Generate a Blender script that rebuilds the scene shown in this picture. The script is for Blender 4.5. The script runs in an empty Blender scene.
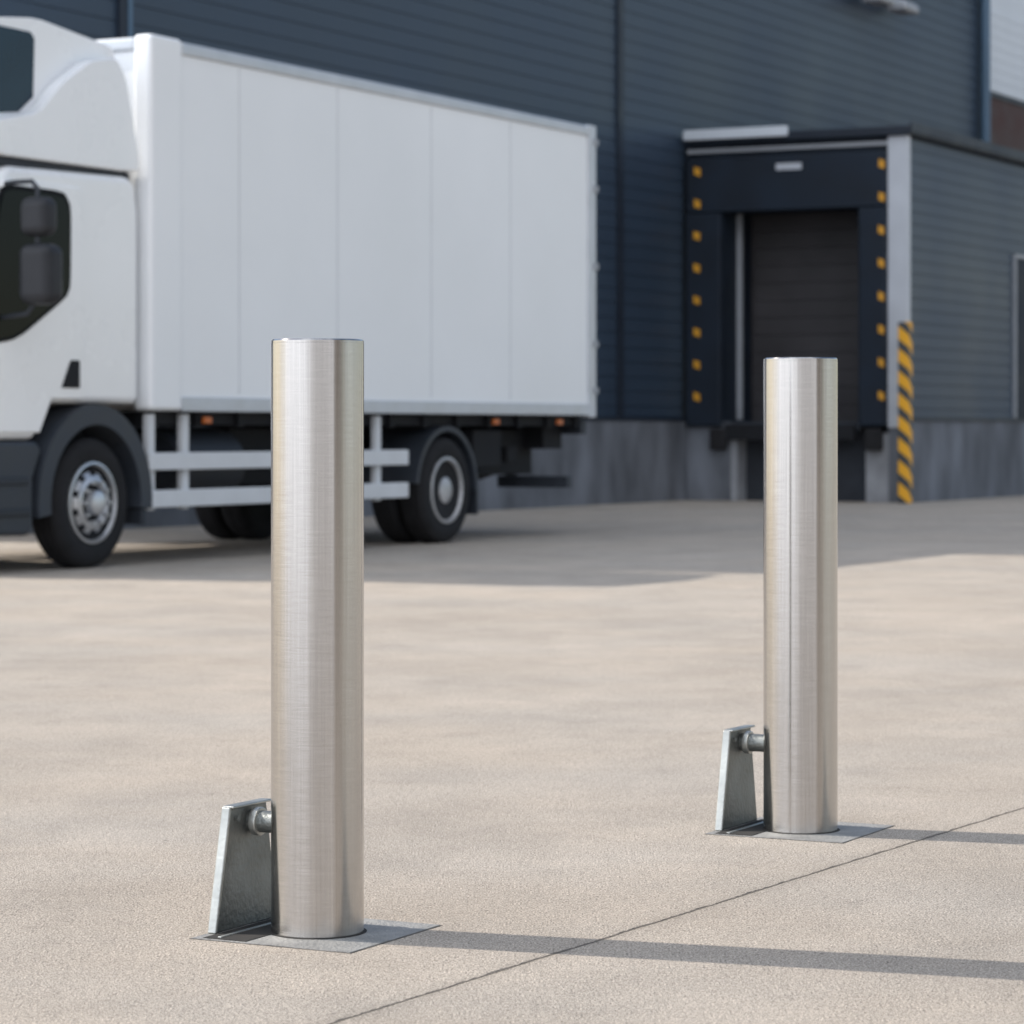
import bpy, bmesh, math, random
from mathutils import Vector, Matrix
random.seed(4)
C = bpy.context.scene.collection
R = math.radians
ANG = math.atan2(.8886, .4586)
D1 = Vector((.4586, .8886, 0)); D2 = Vector((-.8886, .4586, 0))
def P(t, o, z=0): return D1*t + D2*o + Vector((0, 0, z))

# ---------------------------------------------------------------- materials
def nodes(name):
    m = bpy.data.materials.new(name); m.use_nodes = True
    nt = m.node_tree; b = nt.nodes['Principled BSDF']
    return m, nt, b
def mat(name, col, rough=.5, metal=0, var=.12, scale=3.0, bump=0.0, bscale=60, coat=0, stretch=(1,1,1), spec=.5):
    m, nt, b = nodes(name); N = nt.nodes.new; L = nt.links.new
    tc = N('ShaderNodeTexCoord'); mp = N('ShaderNodeMapping'); mp.inputs['Scale'].default_value = stretch
    L(tc.outputs['Object'], mp.inputs[0])
    nz = N('ShaderNodeTexNoise'); nz.inputs['Scale'].default_value = scale; nz.inputs['Detail'].default_value = 6
    L(mp.outputs[0], nz.inputs['Vector'])
    r = N('ShaderNodeMapRange'); r.inputs[1].default_value = .3; r.inputs[2].default_value = .7
    r.inputs[3].default_value = 1-var; r.inputs[4].default_value = 1+var
    L(nz.outputs[0], r.inputs[0])
    mx = N('ShaderNodeVectorMath'); mx.operation = 'SCALE'; mx.inputs[0].default_value = col[:3]
    L(r.outputs[0], mx.inputs['Scale']); L(mx.outputs[0], b.inputs['Base Color'])
    r2 = N('ShaderNodeMapRange'); r2.inputs[1].default_value = .3; r2.inputs[2].default_value = .7
    r2.inputs[3].default_value = max(.02, rough-.06); r2.inputs[4].default_value = min(1, rough+.08)
    L(nz.outputs[0], r2.inputs[0]); L(r2.outputs[0], b.inputs['Roughness'])
    b.inputs['Metallic'].default_value = metal; b.inputs['Specular IOR Level'].default_value = spec
    b.inputs['Coat Weight'].default_value = coat
    if bump:
        n2 = N('ShaderNodeTexNoise'); n2.inputs['Scale'].default_value = bscale; n2.inputs['Detail'].default_value = 4
        L(mp.outputs[0], n2.inputs['Vector'])
        bp = N('ShaderNodeBump'); bp.inputs['Strength'].default_value = bump; bp.inputs['Distance'].default_value = .01
        L(n2.outputs[0], bp.inputs['Height']); L(bp.outputs[0], b.inputs['Normal'])
    return m
M = {}
M['white'] = mat('white_paint', (.87, .885, .90), .28, 0, .025, 1.2, coat=.35)
M['panel'] = mat('white_box_panel', (.86, .885, .91), .40, 0, .04, .45)
M['rail'] = mat('light_aluminium', (.53, .56, .60), .4, .3, .08, 4)
M['seam'] = mat('pale_grey_seam', (.66, .685, .715), .5, 0, .05, 4)
M['grey'] = mat('grey_metal', (.33, .35, .38), .5, .2, .08, 4)
M['dark'] = mat('dark_plastic', (.022, .027, .036), .55, 0, .2, 4, spec=.4)
M['darkg'] = mat('dark_grey_plastic', (.033, .040, .052), .5, 0, .15, 4, spec=.4)
M['mirror'] = mat('mirror_housing', (.030, .032, .037), .45, 0, .15, 4, spec=.18)
M['chassis'] = mat('chassis_black', (.012, .013, .016), .75, 0, .3, 6, spec=.3)
M['rubber'] = mat('tyre_rubber', (.018, .018, .020), .85, 0, .3, 8, .3, 40, spec=.3)
M['seal'] = mat('window_rubber', (.008, .009, .011), .6, 0, .1, 4, spec=.10)
M['glass'] = mat('dark_glass', (.003, .004, .004), .04, 0, .1, 2, spec=.12)
M['blueglass'] = mat('blue_glass', (.005, .02, .038), .15, 0, .3, 2, spec=.35)
M['rim'] = mat('wheel_silver', (.60, .61, .63), .35, .7, .12, 10)
M['rimd'] = mat('wheel_grey', (.48, .48, .49), .45, .4, .2, 10)
M['orange'] = mat('orange_lens', (.50, .12, .015), .35, 0, .05, 8)
M['yellow'] = mat('yellow_marker', (.62, .30, .02), .5, 0, .15, 8)
M['clad'] = mat('slate_blue_cladding', (.033, .054, .086), .45, .0, .20, .35, spec=.36)
M['clad2'] = mat('slate_blue_cladding_side', (.036, .057, .089), .45, .0, .16, .5, spec=.36)
M['trim'] = mat('navy_trim', (.012, .019, .032), .5, 0, .15, 2, spec=.4)
M['ltrim'] = mat('light_blue_trim', (.07, .13, .20), .45, 0, .1, 2)
M['wclad'] = mat('pale_cladding', (.62, .67, .73), .5, 0, .06, .7)
M['silver'] = mat('silver_sheet', (.50, .53, .58), .45, .1, .07, 2)
M['pad'] = mat('dock_pad_fabric', (.008, .015, .027), .65, 0, .25, 2, .3, 12, spec=.35)
M['shutter'] = mat('shutter_dark', (.045, .042, .046), .5, 0, .25, 1.5)
M['brown'] = mat('brown_glass', (.055, .020, .018), .5, 0, .2, 2, spec=.15)
M['plinth'] = mat('plinth_concrete', (.140, .152, .175), .85, 0, .45, 1.6, .5, 25, stretch=(1, 1, .45))
M['pit'] = mat('pit_concrete', (.035, .04, .05), .9, 0, .4, 1.6, .5, 25)
M['pier'] = mat('pier_concrete', (.27, .28, .30), .8, 0, .25, 2.4, .4, 25)
M['galv'] = mat('galvanised_steel', (.20, .212, .205), .45, .7, .35, 10, .25, 90)
M['galvl'] = mat('galvanised_edge', (.42, .43, .41), .4, .8, .2, 14, .15, 90)
M['plate'] = mat('dusty_steel_plate', (.275, .270, .258), .6, .2, .30, 9, .6, 120)
M['gap'] = mat('dusty_gap', (.09, .08, .07), .9, 0, .6, 30)
M['slotm'] = mat('dark_recess', (.018, .016, .014), .9, 0, .5, 20)
M['roofm'] = mat('roof_membrane', (.10, .11, .12), .8, 0, .15, .6)

def brushed():
    m, nt, b = nodes('brushed_stainless'); N = nt.nodes.new; L = nt.links.new
    tc = N('ShaderNodeTexCoord')
    def nz(sc, s, det=3):
        mp = N('ShaderNodeMapping'); mp.inputs['Scale'].default_value = s; L(tc.outputs['Object'], mp.inputs[0])
        n = N('ShaderNodeTexNoise'); n.inputs['Scale'].default_value = sc; n.inputs['Detail'].default_value = det
        L(mp.outputs[0], n.inputs['Vector']); return n.outputs[0]
    hz = nz(1, (20, 20, 800)); vt = nz(1, (380, 380, 3.0)); big = nz(1, (9, 9, 1.6), 4)
    def rng(s, a, b_, lo=.3, hi=.7):
        r = N('ShaderNodeMapRange'); r.inputs[1].default_value = lo; r.inputs[2].default_value = hi
        r.inputs[3].default_value = a; r.inputs[4].default_value = b_; L(s, r.inputs[0]); return r.outputs[0]
    def mul(a, c):
        x = N('ShaderNodeMath'); x.operation = 'MULTIPLY'; L(a, x.inputs[0]); L(c, x.inputs[1]); return x.outputs[0]
    v = mul(mul(rng(hz, .93, 1.06), rng(vt, .93, 1.06)), rng(big, .96, 1.04))
    sc = N('ShaderNodeVectorMath'); sc.operation = 'SCALE'; sc.inputs[0].default_value = (.545, .525, .505)
    L(v, sc.inputs['Scale']); L(sc.outputs[0], b.inputs['Base Color'])
    b.inputs['Metallic'].default_value = 1
    L(mul(rng(big, .93, 1.08), rng(hz, .18, .22)), b.inputs['Roughness'])
    b.inputs['Anisotropic'].default_value = .85; b.inputs['Anisotropic Rotation'].default_value = .25
    tg = N('ShaderNodeTangent'); tg.direction_type = 'RADIAL'; tg.axis = 'Z'; L(tg.outputs[0], b.inputs['Tangent'])
    return m
M['steel'] = brushed()

def stripes():
    m, nt, b = nodes('hazard_stripes'); N = nt.nodes.new; L = nt.links.new
    tc = N('ShaderNodeTexCoord'); sp = N('ShaderNodeSeparateXYZ'); L(tc.outputs['Object'], sp.inputs[0])
    a = N('ShaderNodeMath'); a.operation = 'SUBTRACT'; L(sp.outputs[0], a.inputs[0]); L(sp.outputs[1], a.inputs[1])
    c = N('ShaderNodeMath'); c.operation = 'MULTIPLY_ADD'; L(a.outputs[0], c.inputs[0]); c.inputs[1].default_value = .8; L(sp.outputs[2], c.inputs[2])
    d = N('ShaderNodeMath'); d.operation = 'MULTIPLY'; L(c.outputs[0], d.inputs[0]); d.inputs[1].default_value = 3.3
    f = N('ShaderNodeMath'); f.operation = 'FRACT'; L(d.outputs[0], f.inputs[0])
    g = N('ShaderNodeMath'); g.operation = 'GREATER_THAN'; L(f.outputs[0], g.inputs[0]); g.inputs[1].default_value = .58
    mx = N('ShaderNodeMix'); mx.data_type = 'RGBA'; L(g.outputs[0], mx.inputs[0])
    mx.inputs[6].default_value = (.80, .40, .02, 1); mx.inputs[7].default_value = (.05, .055, .06, 1)
    L(mx.outputs[2], b.inputs['Base Color']); b.inputs['Roughness'].default_value = .5
    return m
M['stripe'] = stripes()

def ground_mat():
    m, nt, b = nodes('yard_concrete'); N = nt.nodes.new; L = nt.links.new
    tc = N('ShaderNodeTexCoord')
    def nz(sc, s=(1, 1, 1), det=5, rough=.55):
        mp = N('ShaderNodeMapping'); mp.inputs['Scale'].default_value = s; L(tc.outputs['Object'], mp.inputs[0])
        n = N('ShaderNodeTexNoise'); n.inputs['Scale'].default_value = sc; n.inputs['Detail'].default_value = det; n.inputs['Roughness'].default_value = rough
        L(mp.outputs[0], n.inputs['Vector']); return n.outputs[0]
    def rng(s, lo, hi, a, b_):
        r = N('ShaderNodeMapRange'); r.inputs[1].default_value = lo; r.inputs[2].default_value = hi
        r.inputs[3].default_value = a; r.inputs[4].default_value = b_; L(s, r.inputs[0]); return r.outputs[0]
    def math_(op, a, c):
        x = N('ShaderNodeMath'); x.operation = op
        for i, q in enumerate((a, c)):
            if isinstance(q, (int, float)): x.inputs[i].default_value = q
            else: L(q, x.inputs[i])
        return x.outputs[0]
    big = nz(.35, (1, 1, 1), 6); med = nz(1.5, (1.0, .75, 1), 10, .78); fine = nz(60, det=6, rough=.8); grit = nz(230, det=3, rough=.6)
    v = math_('MULTIPLY', rng(big, .3, .7, .92, 1.07), rng(med, .34, .66, .85, 1.12))
    v = math_('MULTIPLY', v, rng(fine, .37, .63, .80, 1.17))
    v = math_('MULTIPLY', v, rng(grit, .37, .63, .46, 1.50))
    spots = nz(80, det=2, rough=.5)
    v = math_('MULTIPLY', v, rng(spots, .65, .69, 1, .55))
    blot = nz(4, (1, .8, 1), 8, .75)
    v = math_('MULTIPLY', v, rng(blot, .56, .70, 1, .85))
    sp = N('ShaderNodeSeparateXYZ'); L(tc.outputs['Object'], sp.inputs[0])
    o = math_('ADD', math_('MULTIPLY', sp.outputs[0], -.867), math_('MULTIPLY', sp.outputs[1], .4983))
    wob = math_('MULTIPLY', math_('SUBTRACT', nz(7, det=8, rough=.8), .5), .026)
    dj = math_('ABSOLUTE', math_('SUBTRACT', math_('ADD', o, wob), 2.782), 0)
    jw = math_('MULTIPLY', dj, rng(nz(14, det=4), .35, .65, .7, 1.6))
    jl = rng(jw, .0018, .0065, .36, 1)
    v = math_('MULTIPLY', v, jl)
    v = math_('MULTIPLY', v, rng(dj, .0, .05, .90, 1))
    mx = N('ShaderNodeMix'); mx.data_type = 'RGBA'; L(rng(nz(.9, (.7, 1, 1), 5), .35, .65, 0, 1), mx.inputs[0])
    mx.inputs[6].default_value = (.445, .384, .320, 1); mx.inputs[7].default_value = (.415, .371, .322, 1)
    sc = N('ShaderNodeVectorMath'); sc.operation = 'SCALE'; L(mx.outputs[2], sc.inputs[0]); L(v, sc.inputs['Scale'])
    L(sc.outputs[0], b.inputs['Base Color'])
    b.inputs['Roughness'].default_value = .85; b.inputs['Specular IOR Level'].default_value = .3
    h = math_('ADD', math_('MULTIPLY', fine, 1.2), math_('MULTIPLY', grit, .9)); h = math_('ADD', h, math_('MULTIPLY', jl, 3))
    bp = N('ShaderNodeBump'); bp.inputs['Strength'].default_value = .95; bp.inputs['Distance'].default_value = .005
    L(h, bp.inputs['Height']); L(bp.outputs[0], b.inputs['Normal'])
    return m
M['ground'] = ground_mat()

# ---------------------------------------------------------------- mesh helpers
def chaikin(p, it=2, r=.25):
    for _ in range(it):
        q = []
        for a, b in zip(p, p[1:]+p[:1]):
            q.append((a[0]*(1-r)+b[0]*r, a[1]*(1-r)+b[1]*r)); q.append((a[0]*r+b[0]*(1-r), a[1]*r+b[1]*(1-r)))
        p = q
    return p
class MB:
    def __init__(s): s.bm = bmesh.new()
    def box(s, x0, x1, y0, y1, z0, z1):
        v = [s.bm.verts.new(p) for p in ((x0,y0,z0),(x1,y0,z0),(x1,y1,z0),(x0,y1,z0),(x0,y0,z1),(x1,y0,z1),(x1,y1,z1),(x0,y1,z1))]
        for f in ((3,2,1,0),(4,5,6,7),(0,1,5,4),(1,2,6,5),(2,3,7,6),(3,0,4,7)): s.bm.faces.new([v[i] for i in f])
        return s
    def prism(s, poly, a, b, plane='xz'):
        def q(p, d): return (p[0], d, p[1]) if plane == 'xz' else ((d, p[0], p[1]) if plane == 'yz' else (p[0], p[1], d))
        A = [s.bm.verts.new(q(p, a)) for p in poly]; B = [s.bm.verts.new(q(p, b)) for p in poly]
        s.bm.faces.new(A); s.bm.faces.new(B[::-1])
        n = len(poly)
        for i in range(n): s.bm.faces.new((A[i], B[i], B[(i+1) % n], A[(i+1) % n]))
        return s
    def cyl(s, p0, p1, r, n=16, r1=None):
        p0 = Vector(p0); p1 = Vector(p1); d = (p1-p0).normalized(); r1 = r if r1 is None else r1
        u = d.orthogonal().normalized(); w = d.cross(u)
        A = []; B = []
        for i in range(n):
            a = 2*math.pi*i/n; k = u*math.cos(a)+w*math.sin(a)
            A.append(s.bm.verts.new(p0+k*r)); B.append(s.bm.verts.new(p1+k*r1))
        s.bm.faces.new(A[::-1]); s.bm.faces.new(B)
        for i in range(n): s.bm.faces.new((A[i], A[(i+1) % n], B[(i+1) % n], B[i]))
        return s
    def sweep(s, pts, r, n=10):
        pts = [Vector(p) for p in pts]; rings = []; u = None
        for i, p in enumerate(pts):
            d = (pts[min(i+1, len(pts)-1)]-pts[max(i-1, 0)]).normalized()
            u = d.orthogonal().normalized() if u is None else (u-d*u.dot(d)).normalized()
            w = d.cross(u)
            rings.append([s.bm.verts.new(p+(u*math.cos(2*math.pi*k/n)+w*math.sin(2*math.pi*k/n))*r) for k in range(n)])
        for A, B in zip(rings, rings[1:]):
            for k in range(n): s.bm.faces.new((A[k], A[(k+1) % n], B[(k+1) % n], B[k]))
        s.bm.faces.new(rings[0][::-1]); s.bm.faces.new(rings[-1])
        return s
    def lathe(s, prof, c, axis='y', n=48):
        c = Vector(c); rings = []
        for rr, h in prof:
            ring = []
            for i in range(n):
                a = 2*math.pi*i/n
                if axis == 'y': p = c+Vector((rr*math.cos(a), h, rr*math.sin(a)))
                else: p = c+Vector((rr*math.cos(a), rr*math.sin(a), h))
                ring.append(s.bm.verts.new(p))
            rings.append(ring)
        for A, B in zip(rings, rings[1:]):
            for i in range(n): s.bm.faces.new((A[i], A[(i+1) % n], B[(i+1) % n], B[i]))
        s.bm.faces.new(rings[0]); s.bm.faces.new(rings[-1][::-1])
        return s
    def arch(s, cx, cz, r0, r1, a0, a1, y0, y1, n=28):
        out = [(cx+r1*math.cos(R(a0+(a1-a0)*i/n)), cz+r1*math.sin(R(a0+(a1-a0)*i/n))) for i in range(n+1)]
        inn = [(cx+r0*math.cos(R(a0+(a1-a0)*i/n)), cz+r0*math.sin(R(a0+(a1-a0)*i/n))) for i in range(n+1)]
        return s.prism(out+inn[::-1], y0, y1)
    def build(s, name, m, parent=None, bevel=0, seg=3, smooth=False, sharp=35, mats=None):
        bmesh.ops.recalc_face_normals(s.bm, faces=s.bm.faces)
        me = bpy.data.meshes.new(name); s.bm.to_mesh(me); s.bm.free()
        for k in (mats or [m]): me.materials.append(M[k])
        o = bpy.data.objects.new(name, me); C.objects.link(o)
        if parent: o.parent = parent
        if bevel:
            for p in me.polygons: p.use_smooth = True
            bv = o.modifiers.new('Bevel', 'BEVEL'); bv.width = bevel; bv.segments = seg; bv.limit_method = 'ANGLE'; bv.angle_limit = R(30)
            wn = o.modifiers.new('WN', 'WEIGHTED_NORMAL'); wn.keep_sharp = True
        elif smooth:
            for p in me.polygons: p.use_smooth = True
            me.set_sharp_from_angle(angle=R(sharp))
        return o
def each(name, m, parent, boxes, bevel=0):
    return [MB().box(*b).build(name, m, parent, bevel=bevel) for b in boxes]
def siding(x0, x1, z0, z1, pitch=.2, y=0, depth=.011, groove=.024, back=.12):
    prof = [(y+back, z0)]; z = z0
    prof.append((y, z0))
    while z < z1-1e-6:
        zt = min(z+pitch, z1)
        if zt-z > groove*2.5:
            prof += [(y, zt-groove), (y+depth, zt-groove*.8), (y+depth, zt-groove*.15)]
            if zt < z1-1e-6: prof.append((y, zt))
        z = zt
    prof.append((y+depth, z1)); prof.append((y+back, z1))
    return MB().prism(prof, x0, x1, 'yz')
def empty(name, loc, rot, label, cat, group=None):
    o = bpy.data.objects.new(name, None); C.objects.link(o); o.location = loc; o.rotation_euler = (0, 0, rot)
    o['label'] = label; o['category'] = cat
    if group: o['group'] = group
    return o

# ---------------------------------------------------------------- ground
g = MB(); S = 600
g.bm.faces.new([g.bm.verts.new(p) for p in ((-S,-S,0),(S,-S,0),(S,S,0),(-S,S,0))])
gr = g.build('ground', 'ground'); gr['kind'] = 'structure'

# ---------------------------------------------------------------- bollards
RB = .0925; HB = 1.18
def make_bollard(loc, label):
    e = empty('bollard', loc, ANG, label, 'bollard', 'stainless steel bollards')
    MB().lathe([(RB-.012, .002), (RB, .002), (RB, HB-.008)], (0,0,0), 'z', 128).build('post', 'steel', e, smooth=True)
    MB().lathe([(RB-.0003, HB-.0077), (RB-.0003, HB-.003), (RB-.0035, HB), (.001, HB+.0005)], (0,0,0), 'z', 128).build('post_cap', 'steel', e, smooth=True)
    h = .18
    MB().box(-h-.004, h+.004, -h-.004, h+.004, -.02, .0006).build('plate_gap', 'gap', e)
    MB().box(-h, h, -h, h, -.01, .0018).build('base_plate', 'plate', e)
    MB().lathe([(RB+.006, .0020), (RB+.004, .0035), (RB+.001, .0040)], (0,0,0), 'z', 96).build('base_weld', 'slotm', e, smooth=True)
    MB().box(-.172, .13, .060, .158, -.005, .0030).build('slot', 'slotm', e)
    MB().box(-.160, .12, .124, .132, -.004, .0052).build('slot_bar', 'galvl', e, bevel=.001)
    y0, y1 = .164, .178
    pl = MB().prism([(-.122, .002), (.115, .002), (.072, .243), (-.068, .243)], y0, y1).build('locking_plate', 'galv', e, bevel=.003)
    MB().prism([(-.125, .002), (-.116, .002), (-.063, .247), (-.072, .247)], y0-.004, y1+.002).build('flange', 'galvl', pl, bevel=.003)
    MB().prism([(-.068, .2435), (.076, .2435), (.076, .249), (-.068, .249)], y0-.010, y1+.002).build('top_flange', 'galvl', pl, bevel=.0022)
    hp = MB().cyl((.012, .075, .211), (.012, y0+.002, .211), .022, 28).build('hinge_pin', 'galv', e, bevel=.004)
    MB().cyl((.012, .138, .211), (.012, .154, .211), .029, 28).build('collar', 'galvl', hp, bevel=.003)
    MB().cyl((-.045, y0-.008, .222), (-.045, y0, .222), .006, 6).build('bolt', 'galv', hp)
    return e
def bpos(px, pyfront):
    D = 3000/(pyfront-430)+RB
    return ((px-512)/3000*D, D, 0)
b1 = make_bollard(bpos(317.5, 940), 'nearer brushed stainless steel bollard, the larger one, in front of the white truck box')
b2 = empty('bollard', bpos(800.5, 835), ANG, 'farther brushed stainless steel bollard, the smaller one, in front of the loading dock opening', 'bollard', 'stainless steel bollards')
for ch in list(b1.children):
    c = ch.copy(); C.objects.link(c); c.parent = b2
    for q in ch.children:
        k = q.copy(); C.objects.link(k); k.parent = c

# ---------------------------------------------------------------- truck
T0, O0 = 16.4, 12.6
XF, XR = 1.50, 6.86
tr = empty('box_truck', P(T0, O0), ANG, 'white box truck with high roof cab parked beside the dark warehouse wall', 'truck')
MB().prism([(.02,.93),(0,1.25),(.03,1.70),(.16,2.15),(.34,2.72),(.50,2.84),(1.96,2.87),(2.06,2.81),(2.09,2.6),(2.09,1.20),(2.03,1.19),(.95,1.19),(.81,.93)], .05, 2.45).build('cab', 'white', tr, bevel=.07, seg=5)
dr = MB().prism([(.12,1.20),(.14,1.65),(.42,2.74),(1.32,2.74),(1.355,2.70),(1.355,1.22),(.98,1.22),(.84,.98),(.12,.98)], .034, .06).build('door', 'white', tr, bevel=.012)
wp = [(.14,1.57),(.57,1.63),(1.15,1.945),(1.20,2.03),(1.205,2.60),(1.12,2.70),(.41,2.705),(.33,2.55)]
MB().prism(chaikin(wp, 2, .14), .028, .05).build('window_seal', 'seal', dr, bevel=.004)
wp = [(.17,1.60),(.565,1.66),(1.13,1.97),(1.17,2.05),(1.175,2.56),(1.10,2.665),(.42,2.67),(.36,2.53)]
MB().prism(chaikin(wp, 2, .14), .022, .05).build('window', 'glass', dr)
MB().prism([(1.09,1.30),(1.31,1.30),(1.31,1.50),(1.20,1.50)], .024, .05).build('door_handle', 'chassis', dr, bevel=.01)
MB().prism([(.05,1.78),(.17,2.17),(.335,2.66),(.30,2.70),(.13,2.2),(.005,1.78)], .18, 2.32).build('windscreen', 'glass', tr)
fb = chaikin([(.12,2.90),(.05,3.40),(.15,3.84),(1.0,3.93),(1.92,3.83),(1.99,3.70),(2.07,3.05),(2.07,2.90)], 2, .08)
fg = MB().prism(fb, .18, 2.32).build('roof_fairing', 'white', tr, bevel=.03, seg=4)
spn = chaikin([(.25,2.905),(2.10,2.905),(2.11,3.02),(1.94,3.60),(1.82,3.73),(1.50,3.68),(1.14,3.48),(.86,3.24),(.25,3.12)], 1, .12)
for y0, y1 in ((.06,.175),(2.325,2.44)):
    MB().prism(spn, y0, y1).build('side_deflector', 'white', fg, bevel=.016, seg=3)
MB().prism([(.20,3.17),(.78,3.24),(.95,3.36),(.965,3.78),(.92,3.82),(.20,3.83)], .172, .27).build('roof_window', 'blueglass', fg, bevel=.006)
MB().box(.3, 2.05, .11, 2.39, 2.84, 2.905).build('roof_shadow_strip', 'dark', tr, bevel=.01)  # dark strip stands in for the shadow line under the fairing
MB().box(2.06, 2.14, .20, 2.30, 1.25, 2.95).build('gap_panel', 'dark', tr)
MB().prism([(-.02,.28),(-.06,.45),(-.04,.92),(.80,.92),(.86,.86),(.76,.66),(.76,.30),(.70,.26)], .03, 2.47).build('bumper', 'darkg', tr, bevel=.03)
each('cab_step', 'dark', tr, [(.12,.68,.010,.05,.62,.67), (.12,.70,.010,.05,.40,.45)], .008)
each('headlight', 'rail', tr, [(-.07,-.02,.1,.5,.52,.72), (-.07,-.02,2.0,2.4,.52,.72)], .01)
for y0, y1 in ((.012,.34),(2.16,2.488)):
    MB().arch(XF, .48, .56, .705, -5, 188, y0, y1).build('front_fender', 'darkg', tr, smooth=True)
each('mudflap', 'dark', tr, [(2.09,2.15,.03,.34,.30,.72), (2.09,2.15,2.16,2.47,.30,.72)], .01)
mi = MB().box(.31,.53,-.42,-.14,1.86,2.28).build('side_mirror', 'mirror', tr, bevel=.08, seg=5)
MB().box(.33,.51,-.38,-.14,2.33,2.60).build('wide_angle_mirror', 'mirror', mi, bevel=.07, seg=5)
MB().sweep([(.44,.06,2.70),(.42,-.05,2.71),(.41,-.21,2.71),(.41,-.26,2.66),(.41,-.26,2.3),(.41,-.26,1.9),(.40,-.18,1.80),(.38,.06,1.77)], .018).build('mirror_arm', 'dark', mi, smooth=True)
X0, X1, ZB, ZT = 2.20, 9.74, 1.14, 3.93
MB().box(X0, X1-.05, .012, 2.488, ZB+.05, ZT-.03).build('cargo_box', 'panel', tr, bevel=.015)
for xs in (3.4, 4.9, 6.5, 8.0):
    MB().box(xs-.009, xs+.009, .0098, .05, ZB+.14, ZT-.11).build('panel_seam', 'seam', tr)
each('roof_rail', 'rail', tr, [(X0+.38, X1-.06, -.006, .06, ZT-.10, ZT), (X0-.03, X1-.06, 2.44, 2.504, ZT-.10, ZT), (X0-.034, X0+.05, .152, 2.438, ZT-.10, ZT-.002)], .02)
each('bottom_rail', 'rail', tr, [(X0+.38, X1-.06, -.008, .08, ZB, ZB+.11), (X0-.03, X1-.06, 2.42, 2.506, ZB, ZB+.13)], .008)
MB().box(X0-.05, X0+.376, -.014, .15, ZB+.005, ZT+.015).build('corner_post', 'panel', tr, bevel=.035, seg=5)
rp = MB().prism([(-.012,ZB-.02),(-.012,ZT+.01),(2.512,ZT+.01),(2.512,ZB-.02),(2.40,ZB-.02),(2.40,ZT-.13),(.10,ZT-.13),(.10,ZB-.02)], X1-.12, X1+.03, 'yz').build('rear_frame', 'rail', tr, bevel=.01)
for zz in (1.35, 1.8, 2.55, 3.3, 3.75):
    MB().box(X1-.03, X1+.045, -.03, -.008, zz, zz+.06).build('hinge', 'grey', rp)
MB().box(X1-.02, X1+.02, .105, 2.395, ZB, ZT-.14).build('rear_door', 'panel', tr)
each('chassis_rail', 'chassis', tr, [(1.4, 9.5, .82, .90, .78, 1.02), (1.4, 9.5, 1.60, 1.68, .78, 1.02), (2.25, 9.66, .12, .20, 1.04, 1.136), (2.25,9.66,2.3,2.38,1.04,1.136)])
each('floor_bearer', 'chassis', tr, [(2.3+i*.6, 2.38+i*.6, .08, 2.42, 1.025, 1.139) for i in range(13)])
MB().box(1.0, 2.05, .5, 2.0, .55, 1.15).build('engine_block', 'chassis', tr, bevel=.05)
MB().cyl((2.75,.40,.74),(3.7,.40,.74),.27,24).build('fuel_tank', 'dark', tr, bevel=.03)
MB().box(3.9,5.9,.42,.80,.55,1.02).build('battery_box', 'chassis', tr, bevel=.03)
MB().box(2.3,6.0,1.7,2.2,.6,1.0).build('storage_box', 'chassis', tr, bevel=.03)
for (z0, z1) in ((.70,.83),(.42,.55)):
    each('side_guard_rail', 'seam', tr, [(2.18, 6.12, .02, .055, z0, z1), (2.16, 6.12, 2.445, 2.48, z0, z1)], .008)
each('side_guard_post', 'seam', tr, [(x, x+.09, .06, .11, .40, 1.12) for x in (2.22, 2.68, 5.62)], .005)
each('marker_light', 'orange', tr, [(x, x+.10, .015, .045, 1.05, 1.10) for x in (2.92, 7.70, 9.0)], .005)
for y0, y1 in ((.04,.60),(1.90,2.46)):
    MB().arch(XR, .46, .53, .575, 0, 172, y0, y1).build('rear_mudguard', 'darkg', tr, smooth=True)
    MB().box(XR+.545, XR+.575, y0+.003, y1-.003, .24, .46).build('mudflap', 'dark', tr)
MB().lathe([(.08,-.95),(.08,-.3),(.2,-.15),(.2,.15),(.08,.3),(.08,.95)],(XR,1.25,.46)).build('rear_axle','chassis',tr)
MB().cyl((XF,.3,.42),(XF,2.2,.42),.06).build('front_axle','chassis',tr)
tl = MB().box(8.5,8.7,.3,2.2,.70,.85).build('tail_lift', 'chassis', tr, bevel=.012)
each('lift_arm', 'chassis', tl, [(8.2,9.3,.45,.599,.58,1.0), (8.2,9.3,1.8,1.95,.58,1.0)], .012)
MB().box(9.15,9.55,.25,2.25,.82,1.10).build('lift_platform', 'chassis', tl, bevel=.012)
MB().cyl((8.0,.62,.50),(9.2,.62,.68),.05).build('lift_cylinder', 'chassis', tl, smooth=True)
MB().box(7.6,8.15,.18,.55,.66,1.0).build('pump_box', 'chassis', tl, bevel=.012)
each('underrun_bar','darkg',tr,[(9.25,9.35,.04,.80,.45,.56), (9.25,9.35,1.7,2.44,.45,.56)],.01)
each('underrun_bracket','chassis',tr,[(9.25,9.33,.62,.72,.563,1.0), (9.25,9.33,1.78,1.88,.563,1.0)])
for y0 in (.06, 2.0):
    rl = MB().box(9.58,9.70,y0,y0+.44,.96,1.10).build('rear_light','dark',tr,bevel=.01)
    MB().box(9.698,9.715,y0+.06,y0+.26,1.0,1.07).build('tail_lamp','orange',rl)
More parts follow.
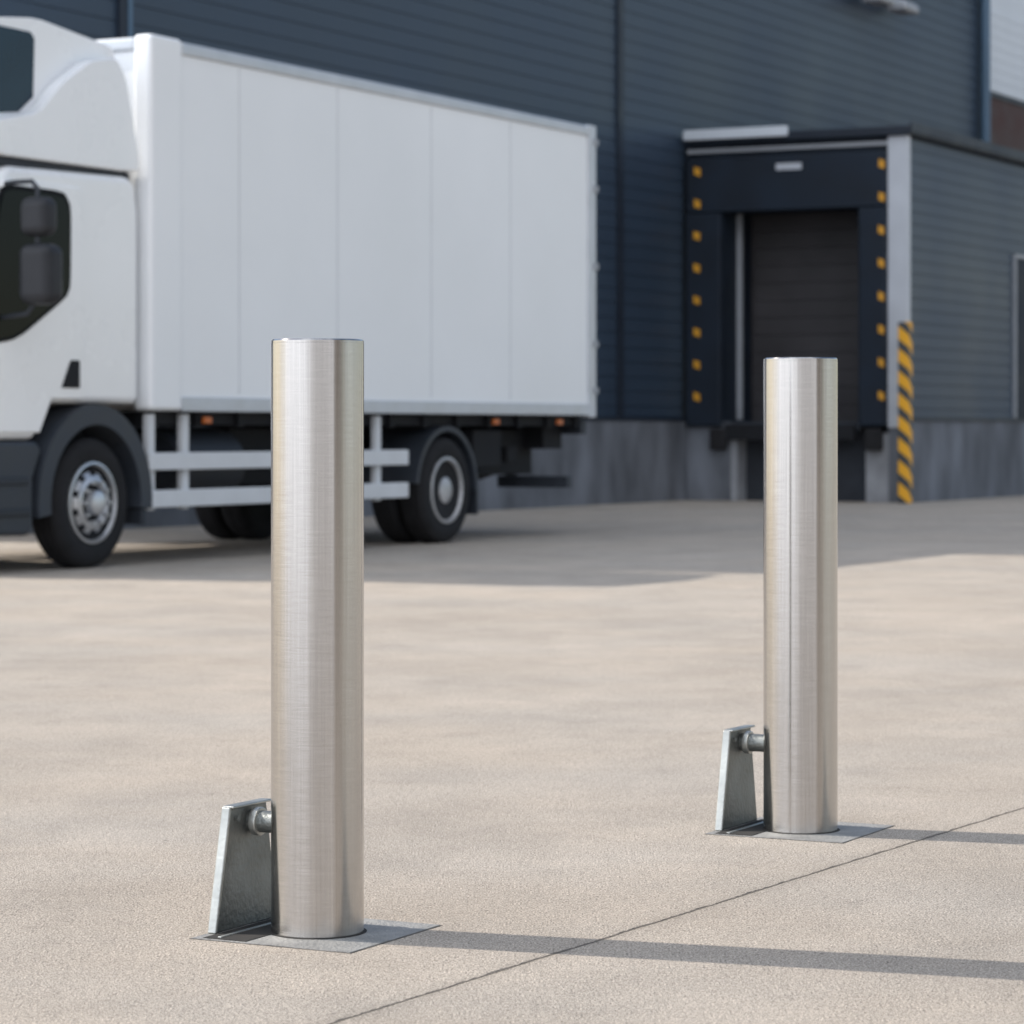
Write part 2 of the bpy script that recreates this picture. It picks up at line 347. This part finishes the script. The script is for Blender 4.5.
def wheel(x, yo, s, dual, front, k=1.0):
    w = bpy.data.objects.new('wheel', None); C.objects.link(w); w.parent = tr; w.location = (x, yo, .46*k); w.scale = (k, 1, k)
    def tyre(off):
        pr = [(.285, 0.02), (.31, 0), (.40, .004), (.435, .018), (.455, .04), (.46, .07), (.45,.085),(.46,.09), (.46,.12),(.45,.125),(.45,.135),(.46,.14), (.46, .18), (.45,.185),(.46,.19),(.455, .21), (.435, .235), (.40, .246), (.31, .25), (.285, .23)]
        MB().lathe([(r, s*(h+off)) for r, h in pr], (0,0,0), 'y', 72).build('tyre', 'rubber', w, smooth=True, sharp=50)
    tyre(0)
    if dual: tyre(.29)
    if front: pr = [(.288,.03),(.288,.0),(.272,-.004),(.262,.02),(.245,.05),(.235,.03),(.17,-.012),(.155,-.015),(.13,.03),(.09,.03),(.085,-.045),(.07,-.055),(.0005,-.055)]
    else: pr = [(.288,.03),(.288,.0),(.268,-.004),(.256,.02),(.246,.085),(.225,.115),(.15,.125),(.13,.12),(.125,.03),(.10,.010),(.0005,.010)]
    b = MB().lathe([(r, s*h) for r, h in pr][::-1], (0,0,0), 'y', 64)
    rr = .145 if front else .18; d0 = -.015 if front else .12
    for i in range(10):
        a = 2*math.pi*i/10
        b.cyl((rr*math.cos(a), s*(d0+.01), rr*math.sin(a)), (rr*math.cos(a), s*(d0-.03), rr*math.sin(a)), .013, 6)
    nf = len(b.bm.faces)
    for i in range(10):
        a = 2*math.pi*(i+.5)/10
        if front: b.cyl((.205*math.cos(a), s*.03, .205*math.sin(a)), (.2*math.cos(a), s*.000, .2*math.sin(a)), .025, 14)
        else: b.cyl((.205*math.cos(a), s*.13, .205*math.sin(a)), (.205*math.cos(a), s*.112, .205*math.sin(a)), .018, 14)
    b.bm.faces.ensure_lookup_table()
    for f in b.bm.faces[nf:]: f.material_index = 1
    b.build('rim', 'rim', w, smooth=True, sharp=40, mats=['rim' if front else 'rimd', 'chassis'])
wheel(XF, .045, 1, False, True, 1.03); wheel(XF, 2.455, -1, False, True, 1.03)
wheel(XR, .045, 1, True, False, 1.02); wheel(XR, 2.455, -1, True, False, 1.02)

# ---------------------------------------------------------------- warehouse
WT, WO = 21.5, 17.4
wh = empty('warehouse', P(WT, WO), ANG, 'large dark slate blue warehouse with ribbed cladding and concrete plinth behind the truck', 'building')
LW = 62; HW = 8.7; ZP = 1.13
def tx(px, o):
    a = px-512; Y = o/(.4586-.8886*a/3000); return Y*(.4586*a/3000+.8886)
siding(0, LW, ZP, HW, .2).build('wall', 'clad', wh)
each('wall', 'clad', wh, [(0, .12, .13, 24, ZP, HW), (LW-.12, LW, .13, 24, ZP, HW), (.12, LW-.12, 23.9, 24, ZP, HW)])
MB().box(-.02, LW+.02, -.06, 24.02, -.2, ZP-.004).build('plinth', 'plinth', wh)
MB().box(-.03, LW, -.075, .005, ZP-.002, ZP+.05).build('plinth_flashing', 'trim', wh)
xs = tx(619, WO)-WT
MB().box(xs-.09, xs+.09, -.035, .03, ZP+.05, HW).build('wall_joint', 'trim', wh)
x2 = tx(122, WO)-WT
MB().box(x2-.09, x2+.05, -.04, .03, ZP+.05, HW).build('wall_joint', 'trim', wh)
MB().box(x2+.05, x2+.12, -.05, .03, ZP+.05, HW).build('wall_joint', 'ltrim', wh)
x3 = tx(979, WO)-WT
MB().cyl((x3, -.12, 1.2), (x3, -.12, 9.6), .09, 16).build('downpipe', 'ltrim', wh, smooth=True)
MB().box(x3+.13, x3+.22, -.05, .03, ZP+.05, 9.8).build('wall_joint', 'trim', wh)
MB().box(-.1, x3-1.502, -.10, 24.1, HW, HW+.22).build('roof', 'roofm', wh)
x4 = x3+.25
each('parapet', 'clad', wh, [(x3-1.5, x4, .0, 24, HW+.003, 9.9)])
MB().box(x4+.002, x4+9, -.02, 24, HW+.003, 9.9).build('parapet', 'wclad', wh)
siding(x4, x4+9, 7.2, HW, .2, y=-.045, back=.06).build('pale_cladding', 'wclad', wh)
wf = MB().prism([(x4,6.02),(x4+9,6.02),(x4+9,6.1),(x4+.1,6.1),(x4+.1,7.10),(x4+9,7.10),(x4+9,7.19),(x4,7.19)], -.04, .03).build('window', 'trim', wh)
MB().box(x4+.1, x4+9, -.01, .03, 6.1, 7.10).build('pane', 'brown', wf)
xl = tx(872, WO)-WT
lf = MB().box(xl-1.2, xl+1.3, -.30, -.22, 8.06, 8.16).build('lamp_bracket', 'grey', wh)
each('bracket_arm', 'grey', lf, [(xl-.9,xl-.8,-.22,0,8.08,8.15), (xl+.8,xl+.9,-.22,0,8.08,8.15)])
for q in (-.7, .45): MB().box(xl+q-.33, xl+q+.33, -.55, -.18, 7.90, 8.06).build('floodlight', 'grey', lf, bevel=.05)

# ---------------------------------------------------------------- dock house
DT, DO = 39.03, 14.06
W = WO-DO-.065
dk = empty('loading_dock', P(DT, DO), ANG, 'projecting loading dock house with black padded opening and yellow markers', 'loading dock')
LD = 16
siding(.12, LD, ZP, 5.02, .17, depth=.011).build('side_wall', 'clad2', dk)
MB().box(.0, LD, -.04, .25, -.2, ZP-.004).build('plinth', 'plinth', dk)
MB().box(.12, LD, -.06, .0, ZP-.002, ZP+.04).build('plinth_flashing', 'trim', dk)
MB().box(-.10, LD, -.10, W, 5.045, 5.17).build('roof', 'trim', dk, bevel=.01)
MB().box(-.13, LD, -.125, -.10, 5.08, 5.21).build('roof_flashing', 'trim', dk)
MB().box(-.16, -.10, 1.70, W, 5.10, 5.24).build('canopy_strip', 'wclad', dk, bevel=.01)
MB().box(-.03, .10, -.03, .26, ZP-.10, 5.04).build('corner_column', 'silver', dk, bevel=.008)
MB().box(-.02, .6, .251, .58, -.2, .955).build('pier', 'pier', dk)
MB().box(-.02, .6, 2.60, W, -.2, ZP-.01).build('pier', 'plinth', dk)
MB().box(-.03, .3, 2.50, 2.595, -.2, .98).build('pier', 'pier', dk)
MB().box(.30, .40, .25, W, -.2, 1.0).build('pit_wall', 'pit', dk)
MB().box(.02, .24, .27, W, 4.86, 5.04).build('fascia', 'pad', dk)
MB().box(-.02, .02, .27, W, 4.92, 4.975).build('fascia_strip', 'grey', dk)
each('side_pad', 'pad', dk, [(-.12, .0, .265, .66, 1.05, 4.06), (-.12, .0, 2.72, W-.02, 1.05, 4.06)], .03)
hd = MB().box(-.10, .0, .265, W-.02, 4.064, 4.84).build('header_pad', 'pad', dk, bevel=.03)
MB().box(-.107, -.098, 1.50, 1.88, 4.63, 4.72).build('name_plate', 'silver', hd)
for (ya, yb) in ((.275,.36),(3.03,3.125)):
    for i in range(8):
        z = 1.40+i*.455
        x_ = -.123 if z < 3.9 else -.103
        MB().prism([(ya, z), (yb, z+.03), (yb, z+.14), (ya, z+.11)], x_-.008, x_, 'yz').build('marker_block', 'yellow', dk)
each('reveal', 'pad', dk, [(.0, 1.2, 2.72, 2.82, 1.1, 4.2), (.0, 1.2, .55, .65, 1.1, 4.2), (.0, 1.2, .652, 2.718, 4.1, 4.2)])
MB().box(.46, .52, 2.64, 2.715, 1.15, 4.08).build('door_track', 'grey', dk)
db = MB().prism(sum([[(1.0, 1.12+i*.25), (1.0, 1.12+i*.25+.23), (1.012, 1.12+i*.25+.235), (1.012, 1.12+i*.25+.249)] for i in range(12)], [])+[(1.08, 4.119), (1.08, 1.12)], .655, 2.715)
db.build('sectional_door', 'shutter', dk)
lv = MB().box(-.02, 1.0, .665, 2.715, 1.0, 1.115).build('dock_leveller', 'darkg', dk)
MB().box(-.12, -.02, .72, 2.66, .86, 1.08).build('leveller_lip', 'chassis', lv, bevel=.01)
each('dock_bumper', 'rubber', dk, [(-.14, -.021, y, y+.24, .72, 1.02) for y in (.32, 2.64)], .02)
xd = tx(1014, DO)-DT
sd = MB().box(xd, xd+1.3, -.03, .03, ZP+.05, 3.6).build('side_door', 'pad', dk)
MB().prism([(xd-.05,ZP+.05),(xd-.05,3.66),(xd+1.3,3.66),(xd+1.3,3.605),(xd-.002,3.605),(xd-.002,ZP+.05)], -.045, .03).build('door_frame', 'grey', sd)
sg = MB().box(-.08, .08, -.08, .08, 0, 2.47).build('guard_post', 'stripe', None, bevel=.02)
sg.location = P(DT-.32, DO-.10); sg.rotation_euler = (0,0,ANG)
sg['label'] = 'yellow and black striped guard post at the right corner of the loading dock'; sg['category'] = 'guard post'

# ---------------------------------------------------------------- light
w = bpy.data.worlds.new('World'); bpy.context.scene.world = w; w.use_nodes = True
nt = w.node_tree; bg = nt.nodes['Background']; N = nt.nodes.new; L = nt.links.new
sk = N('ShaderNodeTexSky'); sk.sky_type = 'NISHITA'; sk.sun_disc = False
EL, AZ = 39.5, -18.0
d = Vector((math.cos(R(AZ))*math.cos(R(EL)), math.sin(R(AZ))*math.cos(R(EL)), -math.sin(R(EL))))
sk.sun_elevation = R(EL); sk.sun_rotation = math.atan2(-d.x, -d.y) % (2*math.pi)
sk.dust_density = 1.0
# unseen clouds added to brighten the truck, dark column added to band the bollards
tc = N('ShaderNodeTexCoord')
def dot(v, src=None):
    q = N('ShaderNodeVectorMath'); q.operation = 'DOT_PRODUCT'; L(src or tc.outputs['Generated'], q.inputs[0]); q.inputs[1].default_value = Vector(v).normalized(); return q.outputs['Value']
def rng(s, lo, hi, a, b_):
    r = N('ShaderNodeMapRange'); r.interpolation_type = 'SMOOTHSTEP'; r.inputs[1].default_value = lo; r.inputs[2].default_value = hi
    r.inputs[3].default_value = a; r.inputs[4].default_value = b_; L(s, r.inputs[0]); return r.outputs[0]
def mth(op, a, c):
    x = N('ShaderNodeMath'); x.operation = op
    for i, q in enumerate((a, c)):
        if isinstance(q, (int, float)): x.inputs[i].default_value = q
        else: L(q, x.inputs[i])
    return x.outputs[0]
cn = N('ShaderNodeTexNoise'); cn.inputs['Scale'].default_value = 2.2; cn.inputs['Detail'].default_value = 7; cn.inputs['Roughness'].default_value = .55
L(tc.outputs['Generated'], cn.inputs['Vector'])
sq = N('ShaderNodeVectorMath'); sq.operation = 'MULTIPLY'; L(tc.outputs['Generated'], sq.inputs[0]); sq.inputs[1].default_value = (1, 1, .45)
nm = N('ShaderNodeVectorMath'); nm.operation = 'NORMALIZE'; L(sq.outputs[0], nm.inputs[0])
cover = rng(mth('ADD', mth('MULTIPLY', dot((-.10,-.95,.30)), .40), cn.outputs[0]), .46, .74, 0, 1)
dark = rng(mth('ADD', dot((.91,-.40,.10), nm.outputs[0]), mth('MULTIPLY', cn.outputs[0], .04)), .925, .980, 1, .04)  # added dark column on the right, mirrored as a band in the steel
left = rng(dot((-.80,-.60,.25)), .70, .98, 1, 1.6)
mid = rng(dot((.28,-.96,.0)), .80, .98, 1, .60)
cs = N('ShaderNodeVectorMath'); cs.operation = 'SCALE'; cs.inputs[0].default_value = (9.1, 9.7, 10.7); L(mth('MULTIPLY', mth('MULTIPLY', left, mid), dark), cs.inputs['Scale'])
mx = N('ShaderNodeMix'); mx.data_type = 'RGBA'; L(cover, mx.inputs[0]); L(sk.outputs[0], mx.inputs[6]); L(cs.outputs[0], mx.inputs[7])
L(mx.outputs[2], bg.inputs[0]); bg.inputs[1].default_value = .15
sl = bpy.data.lights.new('sun', 'SUN'); sl.energy = 5.0; sl.angle = R(.5); sl.color = (1, .93, .84)
so = bpy.data.objects.new('sun', sl); C.objects.link(so); so.rotation_euler = d.to_track_quat('-Z', 'Y').to_euler()

cd = bpy.data.cameras.new('camera'); co = bpy.data.objects.new('camera', cd); C.objects.link(co)
co.location = (0, 0, 1); co.rotation_euler = (R(90), 0, 0)
cd.sensor_width = 36; cd.lens = 36*3000/1024; cd.shift_y = -82/1024; cd.clip_end = 2000; cd.clip_start = .05
cd.dof.use_dof = True; cd.dof.focus_distance = 6.4; cd.dof.aperture_fstop = 6.8
sc = bpy.context.scene; sc.camera = co
sc.view_settings.view_transform = 'Standard'; sc.view_settings.look = 'None'; sc.view_settings.exposure = 0
